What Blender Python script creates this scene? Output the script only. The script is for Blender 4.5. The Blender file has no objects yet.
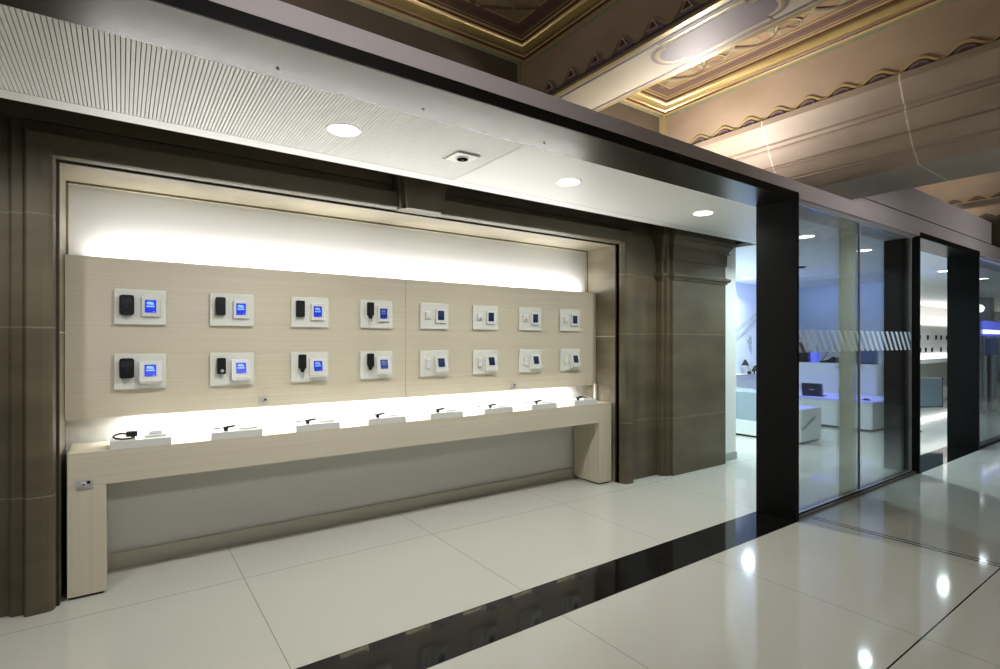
import bpy, bmesh, math, random
from mathutils import Vector, Matrix
random.seed(7)
sc = bpy.context.scene
COL = sc.collection
PI = math.pi

# ------------------------------------------------------------------ camera
cd = bpy.data.cameras.new('camera'); cam = bpy.data.objects.new('camera', cd); COL.objects.link(cam)
cd.sensor_width = 36.0; cd.lens = 534.22 * 36 / 1000; cd.shift_y = 0.0065; cd.clip_start = 0.05; cd.clip_end = 200
cam.location = (0, 0, 1.5); cam.rotation_euler = (PI/2, 0, -math.radians(35.282))
sc.camera = cam
# ------------------------------------------------------------------ world and exposure
w = bpy.data.worlds.new('world'); sc.world = w; w.use_nodes = True
w.node_tree.nodes['Background'].inputs[0].default_value = (1.0, 0.93, 0.86, 1)
w.node_tree.nodes['Background'].inputs[1].default_value = 0.03
sc.view_settings.view_transform = 'Standard'; sc.view_settings.look = 'None'
sc.view_settings.exposure = 0.07; sc.view_settings.gamma = 1.0; sc.view_settings.use_curve_mapping = False
try:
    sc.cycles.use_denoising = True
    sc.cycles.max_bounces = 10; sc.cycles.diffuse_bounces = 4; sc.cycles.glossy_bounces = 5; sc.cycles.transparent_max_bounces = 12
    sc.cycles.sample_clamp_indirect = 6.0; sc.cycles.caustics_reflective = False; sc.cycles.caustics_refractive = False
except Exception: pass

# ------------------------------------------------------------------ lamps
def area(name, loc, rot, sx, sy, power, color=(1, 1, 1), disk=False, spread=None):
    l = bpy.data.lights.new(name, 'AREA'); l.energy = power; l.color = color
    l.shape = 'DISK' if disk else 'RECTANGLE'; l.size = sx
    if not disk: l.size_y = sy
    if spread: l.spread = math.radians(spread)
    o = bpy.data.objects.new(name, l); COL.objects.link(o); o.location = loc; o.rotation_euler = rot; return o
def aim(o, target):
    o.rotation_euler = (Vector(target) - o.location).to_track_quat('-Z', 'Y').to_euler()
DL = [(-0.62, 2.97), (1.022, 2.97), (2.73, 2.97), (4.42, 2.97), (6.36, 2.95), (7.95, 2.96), (9.68, 5.54), (11.42, 3.05), (13.4, 3.0), (7.6, 5.2), (17.5, 3.0), (20.5, 4.5)]
DLP = [12, 19, 19, 14, 30, 32, 42, 26, 26, 56, 28, 28]
for (x, y), p in zip(DL, DLP):
    area('downlight_lamp', (x, y, 2.675), (0, 0, 0), .14, .14, p, (1, .985, .93) if x < 6 else (.78, .98, 1), True, 150)
# LED strips behind the wooden panel of the niche (up and down)
area('led_strip_up', (2.0, 4.312, 2.02), (PI-math.radians(-14), 0, 0), 4.3, .03, 36, (1, .985, .97))
area('led_strip_down', (2.0, 4.27, 1.008), (0, 0, 0), 3.9, .05, 46, (1, .985, .97))
# LED strip of the far niche
area('far_led_up', (24.0, 6.28, 2.0), (PI, 0, 0), 9, .08, 45, (1, .96, .93))
area('far_led_down', (24.0, 6.28, 1.10), (0, 0, 0), 9, .08, 34, (1, .96, .93))
# blue accent LEDs over the shop tables and the far wall
area('blue_led_wall', (11.9, 5.0, 2.6), (0, math.radians(-35), 0), .3, 2.0, 13, (.25, .42, 1))
area('blue_led_table', (10.5, 4.5, 1.0), (0, 0, 0), .3, 1.2, 2.2, (.12, .16, 1))
area('blue_led_desk', (8.35, 4.2, 1.0), (0, 0, 0), .3, .6, 1.2, (.2, .25, 1))
area('blue_led_back', (10.2, 5.6, 2.6), (math.radians(30), 0, 0), 2.0, .3, 4, (.35, .45, 1))
area('blue_ceiling_fill', (9.0, 5.2, 1.9), (PI, 0, 0), 3.0, .6, 20, (.32, .52, 1))  # added upward fill without a fitting, tints the shop ceiling blue
# uplights standing on the flat roof of the shop front, behind the fascia
def uplight(x, y, z, p, size=.07, col=(1, .92, .84)):
    o = area('uplight_lamp', (x, y, z), (PI, 0, 0), size, size, p, col); return o
u1 = uplight(4.0, 2.8, 2.782, 30)
u1_fill = uplight(3.7, 2.5, 2.785, 12)  # added second lamp, evens the stone beam and widens its shadow
u2 = uplight(8.6, 2.6, 3.25, 13)
u3 = uplight(1.0, 2.36, 2.785, 12)
u4 = uplight(10.15, 2.7, 3.25, 5)
# added fill lamps out of view, aimed at the shop front to brighten the fascia
for (p_, t_, pw_) in [((1.0, -0.9, 3.0), (0.4, 2.2, 2.75), 8.5), ((5.25, -0.7, 2.75), (5.8, 2.2, 2.85), 7.5), ((8.6, -0.9, 2.9), (9.2, 2.2, 2.85), 6.0)]:
    o = area('fascia_fill_lamp', p_, (0, 0, 0), .2, .2, pw_, (1, .96, .95), False, 80); aim(o, t_)
# added fill lamps for the corridor, unseen, behind and beside the camera
for (x, y, p) in [(1.2, -1.6, 20), (4.2, -1.4, 12), (8.0, -0.6, 9)]:
    o = area('corridor_fill_lamp', (x, y, 3.35), (0, 0, 0), .3, .3, p, (1, .92, .84))

# ------------------------------------------------------------------ materials
def lin(c): return tuple(((v/255)/12.92 if v/255 <= .04045 else ((v/255+.055)/1.055)**2.4) for v in c)
def mat(name, color, rough=.5, metal=0.0, spec=.5, coat=0.0, emit=None, es=0.0, bump=None, noise=None, alpha=None):
    m = bpy.data.materials.new(name); m.use_nodes = True; nt = m.node_tree; b = nt.nodes['Principled BSDF']
    b.inputs['Base Color'].default_value = (*color, 1); b.inputs['Roughness'].default_value = rough
    b.inputs['Metallic'].default_value = metal; b.inputs['Specular IOR Level'].default_value = spec
    b.inputs['Coat Weight'].default_value = coat
    if emit: b.inputs['Emission Color'].default_value = (*emit, 1); b.inputs['Emission Strength'].default_value = es
    if alpha is not None: b.inputs['Alpha'].default_value = alpha
    tc = nt.nodes.new('ShaderNodeTexCoord')
    if noise:   # (scale xyz, second colour, lo, hi, detail)
        mp = nt.nodes.new('ShaderNodeMapping'); mp.inputs['Scale'].default_value = noise[0]
        n = nt.nodes.new('ShaderNodeTexNoise'); n.inputs['Scale'].default_value = 1; n.inputs['Detail'].default_value = noise[4] if len(noise) > 4 else 5
        r = nt.nodes.new('ShaderNodeValToRGB'); r.color_ramp.elements[0].position = noise[2]; r.color_ramp.elements[1].position = noise[3]
        r.color_ramp.elements[0].color = (*color, 1); r.color_ramp.elements[1].color = (*noise[1], 1)
        nt.links.new(tc.outputs['Object'], mp.inputs[0]); nt.links.new(mp.outputs[0], n.inputs['Vector'])
        nt.links.new(n.outputs['Fac'], r.inputs[0]); nt.links.new(r.outputs[0], b.inputs['Base Color'])
    if bump:    # (scale, strength)
        n2 = nt.nodes.new('ShaderNodeTexNoise'); n2.inputs['Scale'].default_value = bump[0]; n2.inputs['Detail'].default_value = 6
        bp = nt.nodes.new('ShaderNodeBump'); bp.inputs['Strength'].default_value = bump[1]; bp.inputs['Distance'].default_value = .01
        nt.links.new(tc.outputs['Object'], n2.inputs['Vector']); nt.links.new(n2.outputs['Fac'], bp.inputs['Height']); nt.links.new(bp.outputs[0], b.inputs['Normal'])
    return m

def mat_floor():
    m = mat('white_floor_tile', (.60, .60, .545), .07, coat=0.0, spec=.5)
    nt = m.node_tree; b = nt.nodes['Principled BSDF']; L = nt.links.new
    g = nt.nodes.new('ShaderNodeNewGeometry'); sp = nt.nodes.new('ShaderNodeSeparateXYZ'); L(g.outputs['Position'], sp.inputs[0])
    def M(op, a, v=None, v2=None):
        n = nt.nodes.new('ShaderNodeMath'); n.operation = op
        if hasattr(a, 'links'): L(a, n.inputs[0])
        else: n.inputs[0].default_value = a
        if v is not None:
            if hasattr(v, 'links'): L(v, n.inputs[1])
            else: n.inputs[1].default_value = v
        if v2 is not None: n.inputs[2].default_value = v2
        return n.outputs[0]
    fx = M('FRACT', M('DIVIDE', M('SUBTRACT', sp.outputs[0], .625 - 13.36), 1.3365))
    dx = M('MULTIPLY', M('MINIMUM', fx, M('SUBTRACT', 1.0, fx)), 1.3365)
    jx = M('LESS_THAN', dx, .0019)
    def band(c, h): return M('LESS_THAN', M('ABSOLUTE', M('SUBTRACT', sp.outputs[1], c)), h)
    jy = M('MAXIMUM', band(3.69, .0022), M('MAXIMUM', band(-1.74, .002), band(5.04, .002)))
    thin = M('MAXIMUM', jx, jy)
    thick = band(.972, .0042)
    # twin floor rail, only outside the portal
    rail = M('MAXIMUM', M('LESS_THAN', M('ABSOLUTE', M('SUBTRACT', sp.outputs[0], 4.765)), .009), M('LESS_THAN', M('ABSOLUTE', M('SUBTRACT', sp.outputs[0], 4.815)), .008))
    rail = M('MULTIPLY', rail, M('LESS_THAN', sp.outputs[1], 2.19))
    n = nt.nodes.new('ShaderNodeTexNoise'); n.inputs['Scale'].default_value = .7; n.inputs['Detail'].default_value = 2
    r = nt.nodes.new('ShaderNodeValToRGB'); r.color_ramp.elements[0].color = (.47, .475, .425, 1); r.color_ramp.elements[1].color = (.52, .52, .475, 1)
    L(g.outputs['Position'], n.inputs['Vector']); L(n.outputs['Fac'], r.inputs[0])
    def mixc(f, a, c):
        x = nt.nodes.new('ShaderNodeMix'); x.data_type = 'RGBA'; L(f, x.inputs[0]); L(a, x.inputs[6]); x.inputs[7].default_value = (*c, 1); return x.outputs[2]
    c = mixc(thin, r.outputs[0], (.20, .195, .165)); c = mixc(thick, c, (.03, .028, .024)); c = mixc(rail, c, (.035, .032, .028))
    L(c, b.inputs['Base Color'])
    return m
def mat_stone(name, c1, c2, joints=(), rough=.55, jc=(.30, .27, .20), vertical=()):
    m = mat(name, c1, rough, noise=((1.3, 1.3, 3.5), c2, .35, .68, 8), bump=(9, .25))
    nt = m.node_tree; b = nt.nodes['Principled BSDF']; L = nt.links.new
    src = b.inputs['Base Color'].links[0].from_socket
    g = nt.nodes.new('ShaderNodeNewGeometry'); sp = nt.nodes.new('ShaderNodeSeparateXYZ'); L(g.outputs['Position'], sp.inputs[0])
    nz = nt.nodes.new('ShaderNodeTexNoise'); nz.inputs['Scale'].default_value = 26; nz.inputs['Detail'].default_value = 4; L(g.outputs['Position'], nz.inputs['Vector'])
    for ax, lst in ((2, joints), (1, vertical)):
        for z in lst:
            s = nt.nodes.new('ShaderNodeMath'); s.operation = 'SUBTRACT'; L(sp.outputs[ax], s.inputs[0]); s.inputs[1].default_value = z
            a = nt.nodes.new('ShaderNodeMath'); a.operation = 'ABSOLUTE'; L(s.outputs[0], a.inputs[0])
            q = nt.nodes.new('ShaderNodeMath'); q.operation = 'LESS_THAN'; L(a.outputs[0], q.inputs[0])
            k = nt.nodes.new('ShaderNodeMath'); k.operation = 'MULTIPLY'; L(nz.outputs['Fac'], k.inputs[0]); k.inputs[1].default_value = .009 if ax == 2 else .010; L(k.outputs[0], q.inputs[1])
            x = nt.nodes.new('ShaderNodeMix'); x.data_type = 'RGBA'; L(q.outputs[0], x.inputs[0]); L(src, x.inputs[6]); x.inputs[7].default_value = (*jc, 1); src = x.outputs[2]
    L(src, b.inputs['Base Color'])
    return m
M = {}
M['floor'] = mat_floor()
M['strip'] = mat('polished_black_stone', (.006, .006, .006), .06, spec=.18)
M['stone'] = mat_stone('brown_stone', (.074, .060, .034), (.122, .101, .060), (.64, 1.575, 2.2), jc=(.17, .15, .10))
M['stone_light'] = mat_stone('pale_reveal_stone', (.115, .098, .062), (.26, .23, .16), (1.55,), jc=(.6, .56, .45))
M['stone_beam'] = mat_stone('pink_limestone', (.235, .18, .135), (.32, .25, .195), (), rough=.5, jc=(.55, .47, .38), vertical=(1.46, 2.46, .3))
M['white_wall'] = mat('white_plaster', (.72, .72, .70), .6)
M['niche_wall'] = mat('niche_plaster', (.68, .68, .65), .6)
M['cool_wall'] = mat('shop_white_wall', (.66, .68, .70), .5)
M['ceiling'] = mat('white_ceiling_paint', (.88, .88, .85), .45)
M['slot'] = mat('dark_slot', (.13, .13, .12), .8)
M['black_metal'] = mat('black_lacquered_steel', (.004, .004, .004), .5, spec=.12)
M['black_front'] = mat('matt_black_steel', (.006, .006, .006), .5, spec=.12)
M['soffit'] = mat('satin_dark_steel', (.105, .105, .105), .27, metal=1.0, noise=((1.1, 5, 5), (.135, .135, .132), .35, .7, 4))
M['fascia'] = mat('grey_brown_fascia_paint', (.52, .47, .48), .5)
M['groove'] = mat('groove', (.03, .025, .02), .8)
M['wood'] = mat('pale_ash_laminate', (.545, .50, .39), .42, noise=((.7, 30, 85), (.605, .56, .45), .3, .7, 5))
M['wood_v'] = mat('pale_ash_laminate_upright', (.545, .50, .39), .42, noise=((85, 30, .7), (.605, .56, .45), .3, .7, 5))
M['base'] = mat('taupe_skirting', (.52, .49, .41), .4)
M['grey_base'] = mat('grey_skirting', (.33, .36, .35), .5)
M['white_plastic'] = mat('white_plastic', (.66, .67, .65), .3)
M['glass_plate'] = mat('frosted_acrylic', (.92, .95, .90), .15, coat=.2, alpha=.62)
M['black_plastic'] = mat('black_plastic', (.008, .008, .009), .5, spec=.25)
M['dark_grey'] = mat('dark_grey_plastic', (.022, .022, .024), .5, spec=.25)
M['silver'] = mat('brushed_silver', (.50, .50, .50), .3, metal=.25)
M['cable_grey'] = mat('grey_cable', (.25, .25, .24), .5)
for i, s in enumerate([2.6, 2.6, 2.0, .75, .11, .06, .05, .04]):  # emission drops along the columns, imitating the displays' viewing-angle falloff
    M['scr%d' % i] = mat('lit_blue_screen', (.01, .015, .05), .2, emit=(.012, .035, .60) if i < 4 else (.03, .08, .40), es=s*.45 if i < 4 else s)
    M['scl%d' % i] = mat('lit_pale_screen', (.02, .03, .05), .2, emit=(.28, .55, 1), es=s*.40)
M['lcd'] = mat('grey_lcd', (.22, .27, .36), .2)
M['emit_white'] = mat('lamp_diffuser', (.9, .9, .9), .4, emit=(1, .99, .96), es=9)
M['globe'] = mat('lamp_globe', (.9, .9, .9), .4, emit=(1, .97, .92), es=4)
M['trim_white'] = mat('white_metal_trim', (.8, .8, .78), .35)
M['void'] = mat('matt_black_opening', (.004, .004, .004), 1.0, spec=0.0)
M['gold'] = mat('gilded_moulding', (.56, .42, .18), .3, metal=.55, noise=((3, 3, 3), (.42, .31, .12), .4, .7), bump=(20, .1))
M['gold_paint'] = mat('gold_paint', (.42, .33, .15), .35, metal=.3)
M['maroon'] = mat('maroon_paint', (.085, .028, .02), .5)
M['teal'] = mat('faded_teal_paint', (.17, .20, .14), .6, noise=((14, 14, 14), (.26, .22, .13), .4, .6))
M['tan'] = mat('tan_painted_plaster', (.30, .225, .16), .5, noise=((2, 2, 4), (.36, .275, .20), .35, .7), bump=(12, .1))
M['purple'] = mat('aubergine_paint', (.085, .045, .05), .4)
M['purple_light'] = mat('faded_purple_paint', (.15, .11, .13), .55, spec=.6)
M['cream'] = mat('cream_paint', (.50, .44, .34), .6, noise=((3, 3, 3), (.45, .40, .29), .4, .7))
M['pink'] = mat('old_pink_paint', (.27, .18, .105), .45, noise=((4, 4, 4), (.18, .12, .07), .4, .65))
M['olive'] = mat('olive_paint', (.20, .18, .10), .5, noise=((5, 5, 5), (.28, .23, .14), .4, .65))
M['sage'] = mat('sage_paint', (.19, .18, .11), .5)
M['umber'] = mat('umber_paint', (.115, .07, .05), .5)
M['dark_wood'] = mat('dark_stone_beam', (.07, .055, .038), .5, noise=((2, 6, 2), (.11, .085, .06), .4, .7))
M['rust'] = mat('rust_paint', (.19, .09, .05), .5)
M['shop_white'] = mat('white_lacquer', (.74, .76, .77), .25)
M['shop_grey'] = mat('blue_grey_glass', (.30, .38, .44), .15)
M['laptop'] = mat('navy_laptop_shell', (.012, .014, .05), .3)
M['blue_emit'] = mat('blue_glow', (.1, .1, .5), .4, emit=(.12, .18, 1), es=1.3)
M['violet_emit'] = mat('violet_lit_top', (.3, .3, .8), .4, emit=(.42, .50, 1), es=.65)  # blue light lying on the table tops, put in as emission
M['navy'] = mat('navy_screen', (.06, .09, .19), .2, emit=(.03, .06, .20), es=.25)
M['frame_dark'] = mat('dark_joint_bead', (.02, .013, .006), .6)
M['chrome'] = mat('chrome', (.80, .80, .80), .25, metal=.25)
M['rail'] = mat('grey_metal_rail', (.28, .26, .24), .35, metal=.6)
def glass_mat(name, tint, refl, rough=.0):
    m = bpy.data.materials.new(name); m.use_nodes = True; nt = m.node_tree; nt.nodes.clear(); L = nt.links.new
    out = nt.nodes.new('ShaderNodeOutputMaterial'); t = nt.nodes.new('ShaderNodeBsdfTransparent'); t.inputs[0].default_value = (*tint, 1)
    g = nt.nodes.new('ShaderNodeBsdfGlossy'); g.inputs['Roughness'].default_value = rough; fr = nt.nodes.new('ShaderNodeFresnel'); fr.inputs[0].default_value = 1.45
    mm = nt.nodes.new('ShaderNodeMath'); mm.operation = 'MULTIPLY'; mm.inputs[1].default_value = refl; mm.use_clamp = True
    mx = nt.nodes.new('ShaderNodeMixShader'); L(fr.outputs[0], mm.inputs[0]); L(mm.outputs[0], mx.inputs[0]); L(t.outputs[0], mx.inputs[1]); L(g.outputs[0], mx.inputs[2]); L(mx.outputs[0], out.inputs[0])
    return m
M['glass'] = glass_mat('clear_glass', (.97, .99, 1.0), .7)
def frost_mat():
    m = bpy.data.materials.new('frosted_film'); m.use_nodes = True; nt = m.node_tree; nt.nodes.clear(); L = nt.links.new
    out = nt.nodes.new('ShaderNodeOutputMaterial'); t = nt.nodes.new('ShaderNodeBsdfTransparent'); d = nt.nodes.new('ShaderNodeBsdfDiffuse'); d.inputs[0].default_value = (.85, .88, .92, 1)
    tr = nt.nodes.new('ShaderNodeBsdfTranslucent'); tr.inputs[0].default_value = (.88, .92, .97, 1); a = nt.nodes.new('ShaderNodeMixShader'); a.inputs[0].default_value = .85; L(d.outputs[0], a.inputs[1]); L(tr.outputs[0], a.inputs[2])
    mx = nt.nodes.new('ShaderNodeMixShader'); mx.inputs[0].default_value = .6; L(t.outputs[0], mx.inputs[1]); L(a.outputs[0], mx.inputs[2]); L(mx.outputs[0], out.inputs[0]); return m
M['frost'] = frost_mat()
def pale_strip_mat():
    m = bpy.data.materials.new('pale_translucent_strip'); m.use_nodes = True; nt = m.node_tree; nt.nodes.clear(); L = nt.links.new
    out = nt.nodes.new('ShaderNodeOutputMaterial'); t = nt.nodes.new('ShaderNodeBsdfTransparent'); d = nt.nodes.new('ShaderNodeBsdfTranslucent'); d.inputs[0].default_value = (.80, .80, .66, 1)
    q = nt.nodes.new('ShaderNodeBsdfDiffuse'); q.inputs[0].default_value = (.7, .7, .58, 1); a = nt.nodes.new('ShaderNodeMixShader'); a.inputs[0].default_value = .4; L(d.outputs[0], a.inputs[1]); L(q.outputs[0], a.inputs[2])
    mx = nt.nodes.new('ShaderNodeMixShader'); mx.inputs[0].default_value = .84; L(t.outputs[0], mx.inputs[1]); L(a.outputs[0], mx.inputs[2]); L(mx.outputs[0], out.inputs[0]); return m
M['pale_strip'] = pale_strip_mat()

# ------------------------------------------------------------------ mesh helpers
class MB:
    def __init__(s): s.bm = bmesh.new(); s.mats = []
    def mi(s, m):
        if m not in s.mats: s.mats.append(m)
        return s.mats.index(m)
    def _fin(s, fs, m, smooth=False):
        i = s.mi(m)
        for f in fs: f.material_index = i; f.smooth = smooth
    def box(s, x0, x1, y0, y1, z0, z1, m, bev=0.0):
        b = bmesh.new(); bmesh.ops.create_cube(b, size=1)
        for v in b.verts: v.co = Vector(((x0+x1)/2+v.co.x*(x1-x0), (y0+y1)/2+v.co.y*(y1-y0), (z0+z1)/2+v.co.z*(z1-z0)))
        if bev: bmesh.ops.bevel(b, geom=b.edges[:], offset=bev, segments=2, affect='EDGES', profile=.5)
        s.merge(b, m); return s
    def merge(s, b, m, smooth=False, mtx=None):
        if mtx: bmesh.ops.transform(b, matrix=mtx, verts=b.verts[:])
        i = s.mi(m); mp = {}
        for v in b.verts: mp[v] = s.bm.verts.new(v.co)
        for f in b.faces:
            try: nf = s.bm.faces.new([mp[v] for v in f.verts]); nf.material_index = i; nf.smooth = smooth
            except ValueError: pass
        b.free()
    def prism(s, pts, axis, a, b_, m, smooth=False):
        """closed outline pts (p,q) extruded along axis from a to b_; (p,q) are the two other axes in xyz order"""
        def co(p, q, t): return {'x': (t, p, q), 'y': (p, t, q), 'z': (p, q, t)}[axis]
        bm = bmesh.new(); A = [bm.verts.new(co(p, q, a)) for p, q in pts]; B = [bm.verts.new(co(p, q, b_)) for p, q in pts]; n = len(pts)
        bm.faces.new(A); bm.faces.new(B[::-1])
        for i in range(n): bm.faces.new((A[i], B[i], B[(i+1) % n], A[(i+1) % n]))
        bmesh.ops.recalc_face_normals(bm, faces=bm.faces[:]); s.merge(bm, m, smooth); return s
    def cyl(s, c, r, d, axis, m, seg=24, r2=None, smooth=False):
        b = bmesh.new(); bmesh.ops.create_cone(b, cap_ends=True, segments=seg, radius1=r, radius2=r if r2 is None else r2, depth=d)
        R = {'z': Matrix(), 'x': Matrix.Rotation(PI/2, 4, 'Y'), 'y': Matrix.Rotation(-PI/2, 4, 'X')}[axis]
        s.merge(b, m, smooth, Matrix.Translation(c) @ R); return s
    def tube(s, pts, r, m, seg=8):
        pts = [Vector(p) for p in pts]; b = bmesh.new(); rings = []
        for i, p in enumerate(pts):
            d = (pts[min(i+1, len(pts)-1)] - pts[max(i-1, 0)]).normalized(); up = Vector((0, 0, 1)) if abs(d.z) < .9 else Vector((1, 0, 0))
            u = d.cross(up).normalized(); v = d.cross(u)
            rings.append([b.verts.new(p + (u*math.cos(2*PI*k/seg) + v*math.sin(2*PI*k/seg))*r) for k in range(seg)])
        for i in range(len(rings)-1):
            for k in range(seg): b.faces.new((rings[i][k], rings[i][(k+1) % seg], rings[i+1][(k+1) % seg], rings[i+1][k]))
        b.faces.new(rings[0]); b.faces.new(rings[-1][::-1]); bmesh.ops.recalc_face_normals(b, faces=b.faces[:]); s.merge(b, m, True); return s
    def poly(s, pts, m):
        vs = [s.bm.verts.new(p) for p in pts]; f = s.bm.faces.new(vs); f.material_index = s.mi(m); return s
    def build(s, name, parent=None, loc=(0, 0, 0), rot=(0, 0, 0)):
        me = bpy.data.meshes.new(name); s.bm.to_mesh(me); s.bm.free()
        for k in s.mats: me.materials.append(M[k])
        o = bpy.data.objects.new(name, me); COL.objects.link(o); o.location = loc; o.rotation_euler = rot
        if parent: o.parent = parent
        return o
def tag(o, label=None, cat=None, group=None, kind=None):
    if label: o['label'] = label
    if cat: o['category'] = cat
    if group: o['group'] = group
    if kind: o['kind'] = kind
    return o
def empty(name, loc, label, cat, group=None, rz=0):
    o = bpy.data.objects.new(name, None); COL.objects.link(o); o.location = loc; o.rotation_euler = (0, 0, rz); o.empty_display_size = .1
    return tag(o, label, cat, group)
def struct(mb, name, label, cat):
    return tag(mb.build(name), label, cat, None, 'structure')

# ================================================================== SETTING
# floor
b = MB(); b.box(-4, 30, -4, 7.2, -.06, 0, 'floor'); struct(b, 'floor', 'glossy white large-format tile floor running through shop and corridor', 'floor')
b = MB(); b.box(-2.4, 4.6, 2.19, 2.535, -.005, .0015, 'strip'); struct(b, 'trim_1', 'polished black stone strip across the floor under the portal', 'floor strip')
b = MB(); b.box(7.38, 9.66, 2.19, 2.535, -.005, .0015, 'strip'); struct(b, 'trim_2', 'black stone threshold under the far portal', 'floor strip')

# shop ceiling
b = MB(); XS0, XS1 = -2.6, 2.0; p = .0172
b.box(XS0, XS1, 2.535, 3.43, 2.705, 2.735, 'slot')
x = XS0
while x < XS1: b.box(x, x+p-.0040, 2.535, 3.43, 2.693, 2.706, 'ceiling'); x += p
b.box(XS1, 6.4, 2.535, 3.43, 2.693, 2.735, 'ceiling'); b.box(XS0, 6.4, 3.43, 3.55, 2.6925, 2.735, 'ceiling'); b.box(XS0, 6.4, 3.425, 3.429, 2.692, 2.695, 'fascia')
struct(b, 'ceiling', 'white slatted ceiling inside the shop front with plain white border', 'ceiling')
b = MB(); b.box(6.4, 30, 2.535, 7.0, 2.693, 2.735, 'ceiling'); struct(b, 'ceiling_shop', 'plain white ceiling of the shop interior behind the glass', 'ceiling')
b = MB(); b.box(-4, 30, 2.25, 3.62, 2.737, 2.76, 'dark_wood'); b.box(-4, 30, 3.5, 7.2, 2.93, 2.96, 'dark_wood'); struct(b, 'ceiling_roof', 'dark flat roof deck over the shop front, with an unseen light-blocking slab', 'roof')  # upper slab is an unseen cap, added to keep light out

# niche
NX0, NX1, NY, NZ = -.289, 4.272, 4.36, 2.512
b = MB(); b.box(-.6, 4.7, NY, NY+.1, 0, 2.9, 'niche_wall'); struct(b, 'wall_back', 'white plastered back wall of the display niche', 'wall')
b = MB(); b.box(NX0, NX1, 4.335, NY, 0, .1, 'base'); struct(b, 'baseboard_back', 'taupe skirting along the foot of the niche wall under the counter', 'skirting')
b = MB()
b.box(NX0-.12, NX0, 3.925, NY, 0, NZ+.1, 'stone_light'); b.box(NX1, NX1+.1, 3.925, NY, 0, NZ+.1, 'stone_light'); b.box(NX0, NX1, 3.925, NY, NZ, NZ+.1, 'stone_light')
b.box(NX0, NX0+.012, 4.33, 4.36, 2.03, NZ, 'stone_light'); b.box(NX1-.012, NX1, 4.33, 4.36, 2.03, NZ, 'stone_light'); b.box(NX0, NX1, 4.33, 4.36, NZ-.014, NZ, 'stone_light')
struct(b, 'trim_3', 'pale worn stone lining around the inside of the display niche', 'lining')
b = MB()
for (x0, x1, z0, z1) in [(NX0-.014, NX0, 0, NZ+.014), (NX1, NX1+.014, 0, NZ+.014), (NX0, NX1, NZ, NZ+.014)]: b.box(x0, x1, 3.912, 3.925, z0, z1, 'frame_dark')
struct(b, 'trim_4', 'thin dark joint line around the niche opening', 'joint bead')
# stone wall + architrave
b = MB()
b.box(-4, NX0-.014, 3.93, 4.4, 0, 2.93, 'stone'); b.box(NX1+.014, 6.05, 3.88, 4.4, 0, 2.93, 'stone'); b.box(NX0-.014, NX1+.014, 3.93, 4.34, NZ+.1, 2.93, 'stone'); b.box(-4, NX1+.014, 3.88, 3.94, 2.72, 2.93, 'stone')
b.box(NX0-.014, NX1+.014, 3.915, 3.94, NZ+.014, 2.93, 'stone')
struct(b, 'wall_front', 'dark brown carved stone wall around the display niche', 'wall')
# architrave: profile (offset from opening, y)
prof = [(.014, 3.93), (.014, 3.88), (.018, 3.84), (.026, 3.812), (.042, 3.798), (.07, 3.792), (.135, 3.79), (.145, 3.805), (.15, 3.85), (.156, 3.866), (.20, 3.872), (.21, 3.885), (.21, 3.93)]
def sweep_frame(mb, prof, x0, x1, z1, m):
    bm = bmesh.new(); rows = []
    for o, y in prof:
        rows.append([bm.verts.new(c) for c in ((x0-o, 3.93-(3.93-y)*.55, 0), (x0-o, 3.93-(3.93-y)*.55, z1+o), (x1+o, y, z1+o), (x1+o, y, 0))])
    for i in range(len(rows)-1):
        for k in range(3): bm.faces.new((rows[i][k], rows[i+1][k], rows[i+1][k+1], rows[i][k+1]))
    bm.faces.new([r[0] for r in rows]); bm.faces.new([r[3] for r in rows][::-1])
    bmesh.ops.recalc_face_normals(bm, faces=bm.faces[:]); mb.merge(bm, m)
b = MB(); sweep_frame(b, prof, NX0, NX1, NZ, 'stone')
struct(b, 'trim_5', 'moulded brown stone architrave framing the display niche', 'architrave')
# keystone
b = MB(); b.prism([(1.785, 2.522), (2.085, 2.522), (2.135, 2.90), (1.735, 2.90)], 'y', 3.745, 3.93, 'stone')
b.prism([(2.085, 2.522), (2.115, 2.522), (2.175, 2.90), (2.135, 2.90)], 'y', 3.79, 3.93, 'stone'); b.prism([(1.755, 2.522), (1.785, 2.522), (1.735, 2.90), (1.695, 2.90)], 'y', 3.79, 3.93, 'stone')
tag(b.build('keystone'), 'wedge-shaped brown keystone over the middle of the niche opening', 'keystone', None, 'structure')
# pilaster with capital
b = MB()
b.box(4.99, 6.01, 3.728, 3.9, 0, 2.93, 'stone', .006); b.box(4.89, 5.0, 3.80, 3.9, 0, 2.93, 'stone', .006); b.box(4.93, 5.0, 3.765, 3.9, 0, 2.93, 'stone', .004)
def wrapmould(z0, z1, steps):   # moulding around front and side: list (z, projection)
    n = len(steps)
    for (xa, xb, yf) in ((4.99, 6.01, 3.728), (4.89, 4.99, 3.80)):
        bm = bmesh.new(); rows = []
        for z, pr in steps: rows.append([bm.verts.new(c) for c in ((xa-pr*.9, 3.9, z), (xa-pr*.9, yf-pr, z), (xb+pr, yf-pr, z), (xb+pr, 3.9, z))])
        for i in range(n-1):
            for k in range(3): bm.faces.new((rows[i][k], rows[i+1][k], rows[i+1][k+1], rows[i][k+1]))
        bm.faces.new(rows[0]); bm.faces.new(rows[-1][::-1]); bmesh.ops.recalc_face_normals(bm, faces=bm.faces[:]); b.merge(bm, 'stone')
wrapmould(0, 0, [(2.18, 0), (2.182, .014), (2.205, .016), (2.207, .032), (2.225, .044), (2.248, .044), (2.250, .012), (2.275, 0)])
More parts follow.
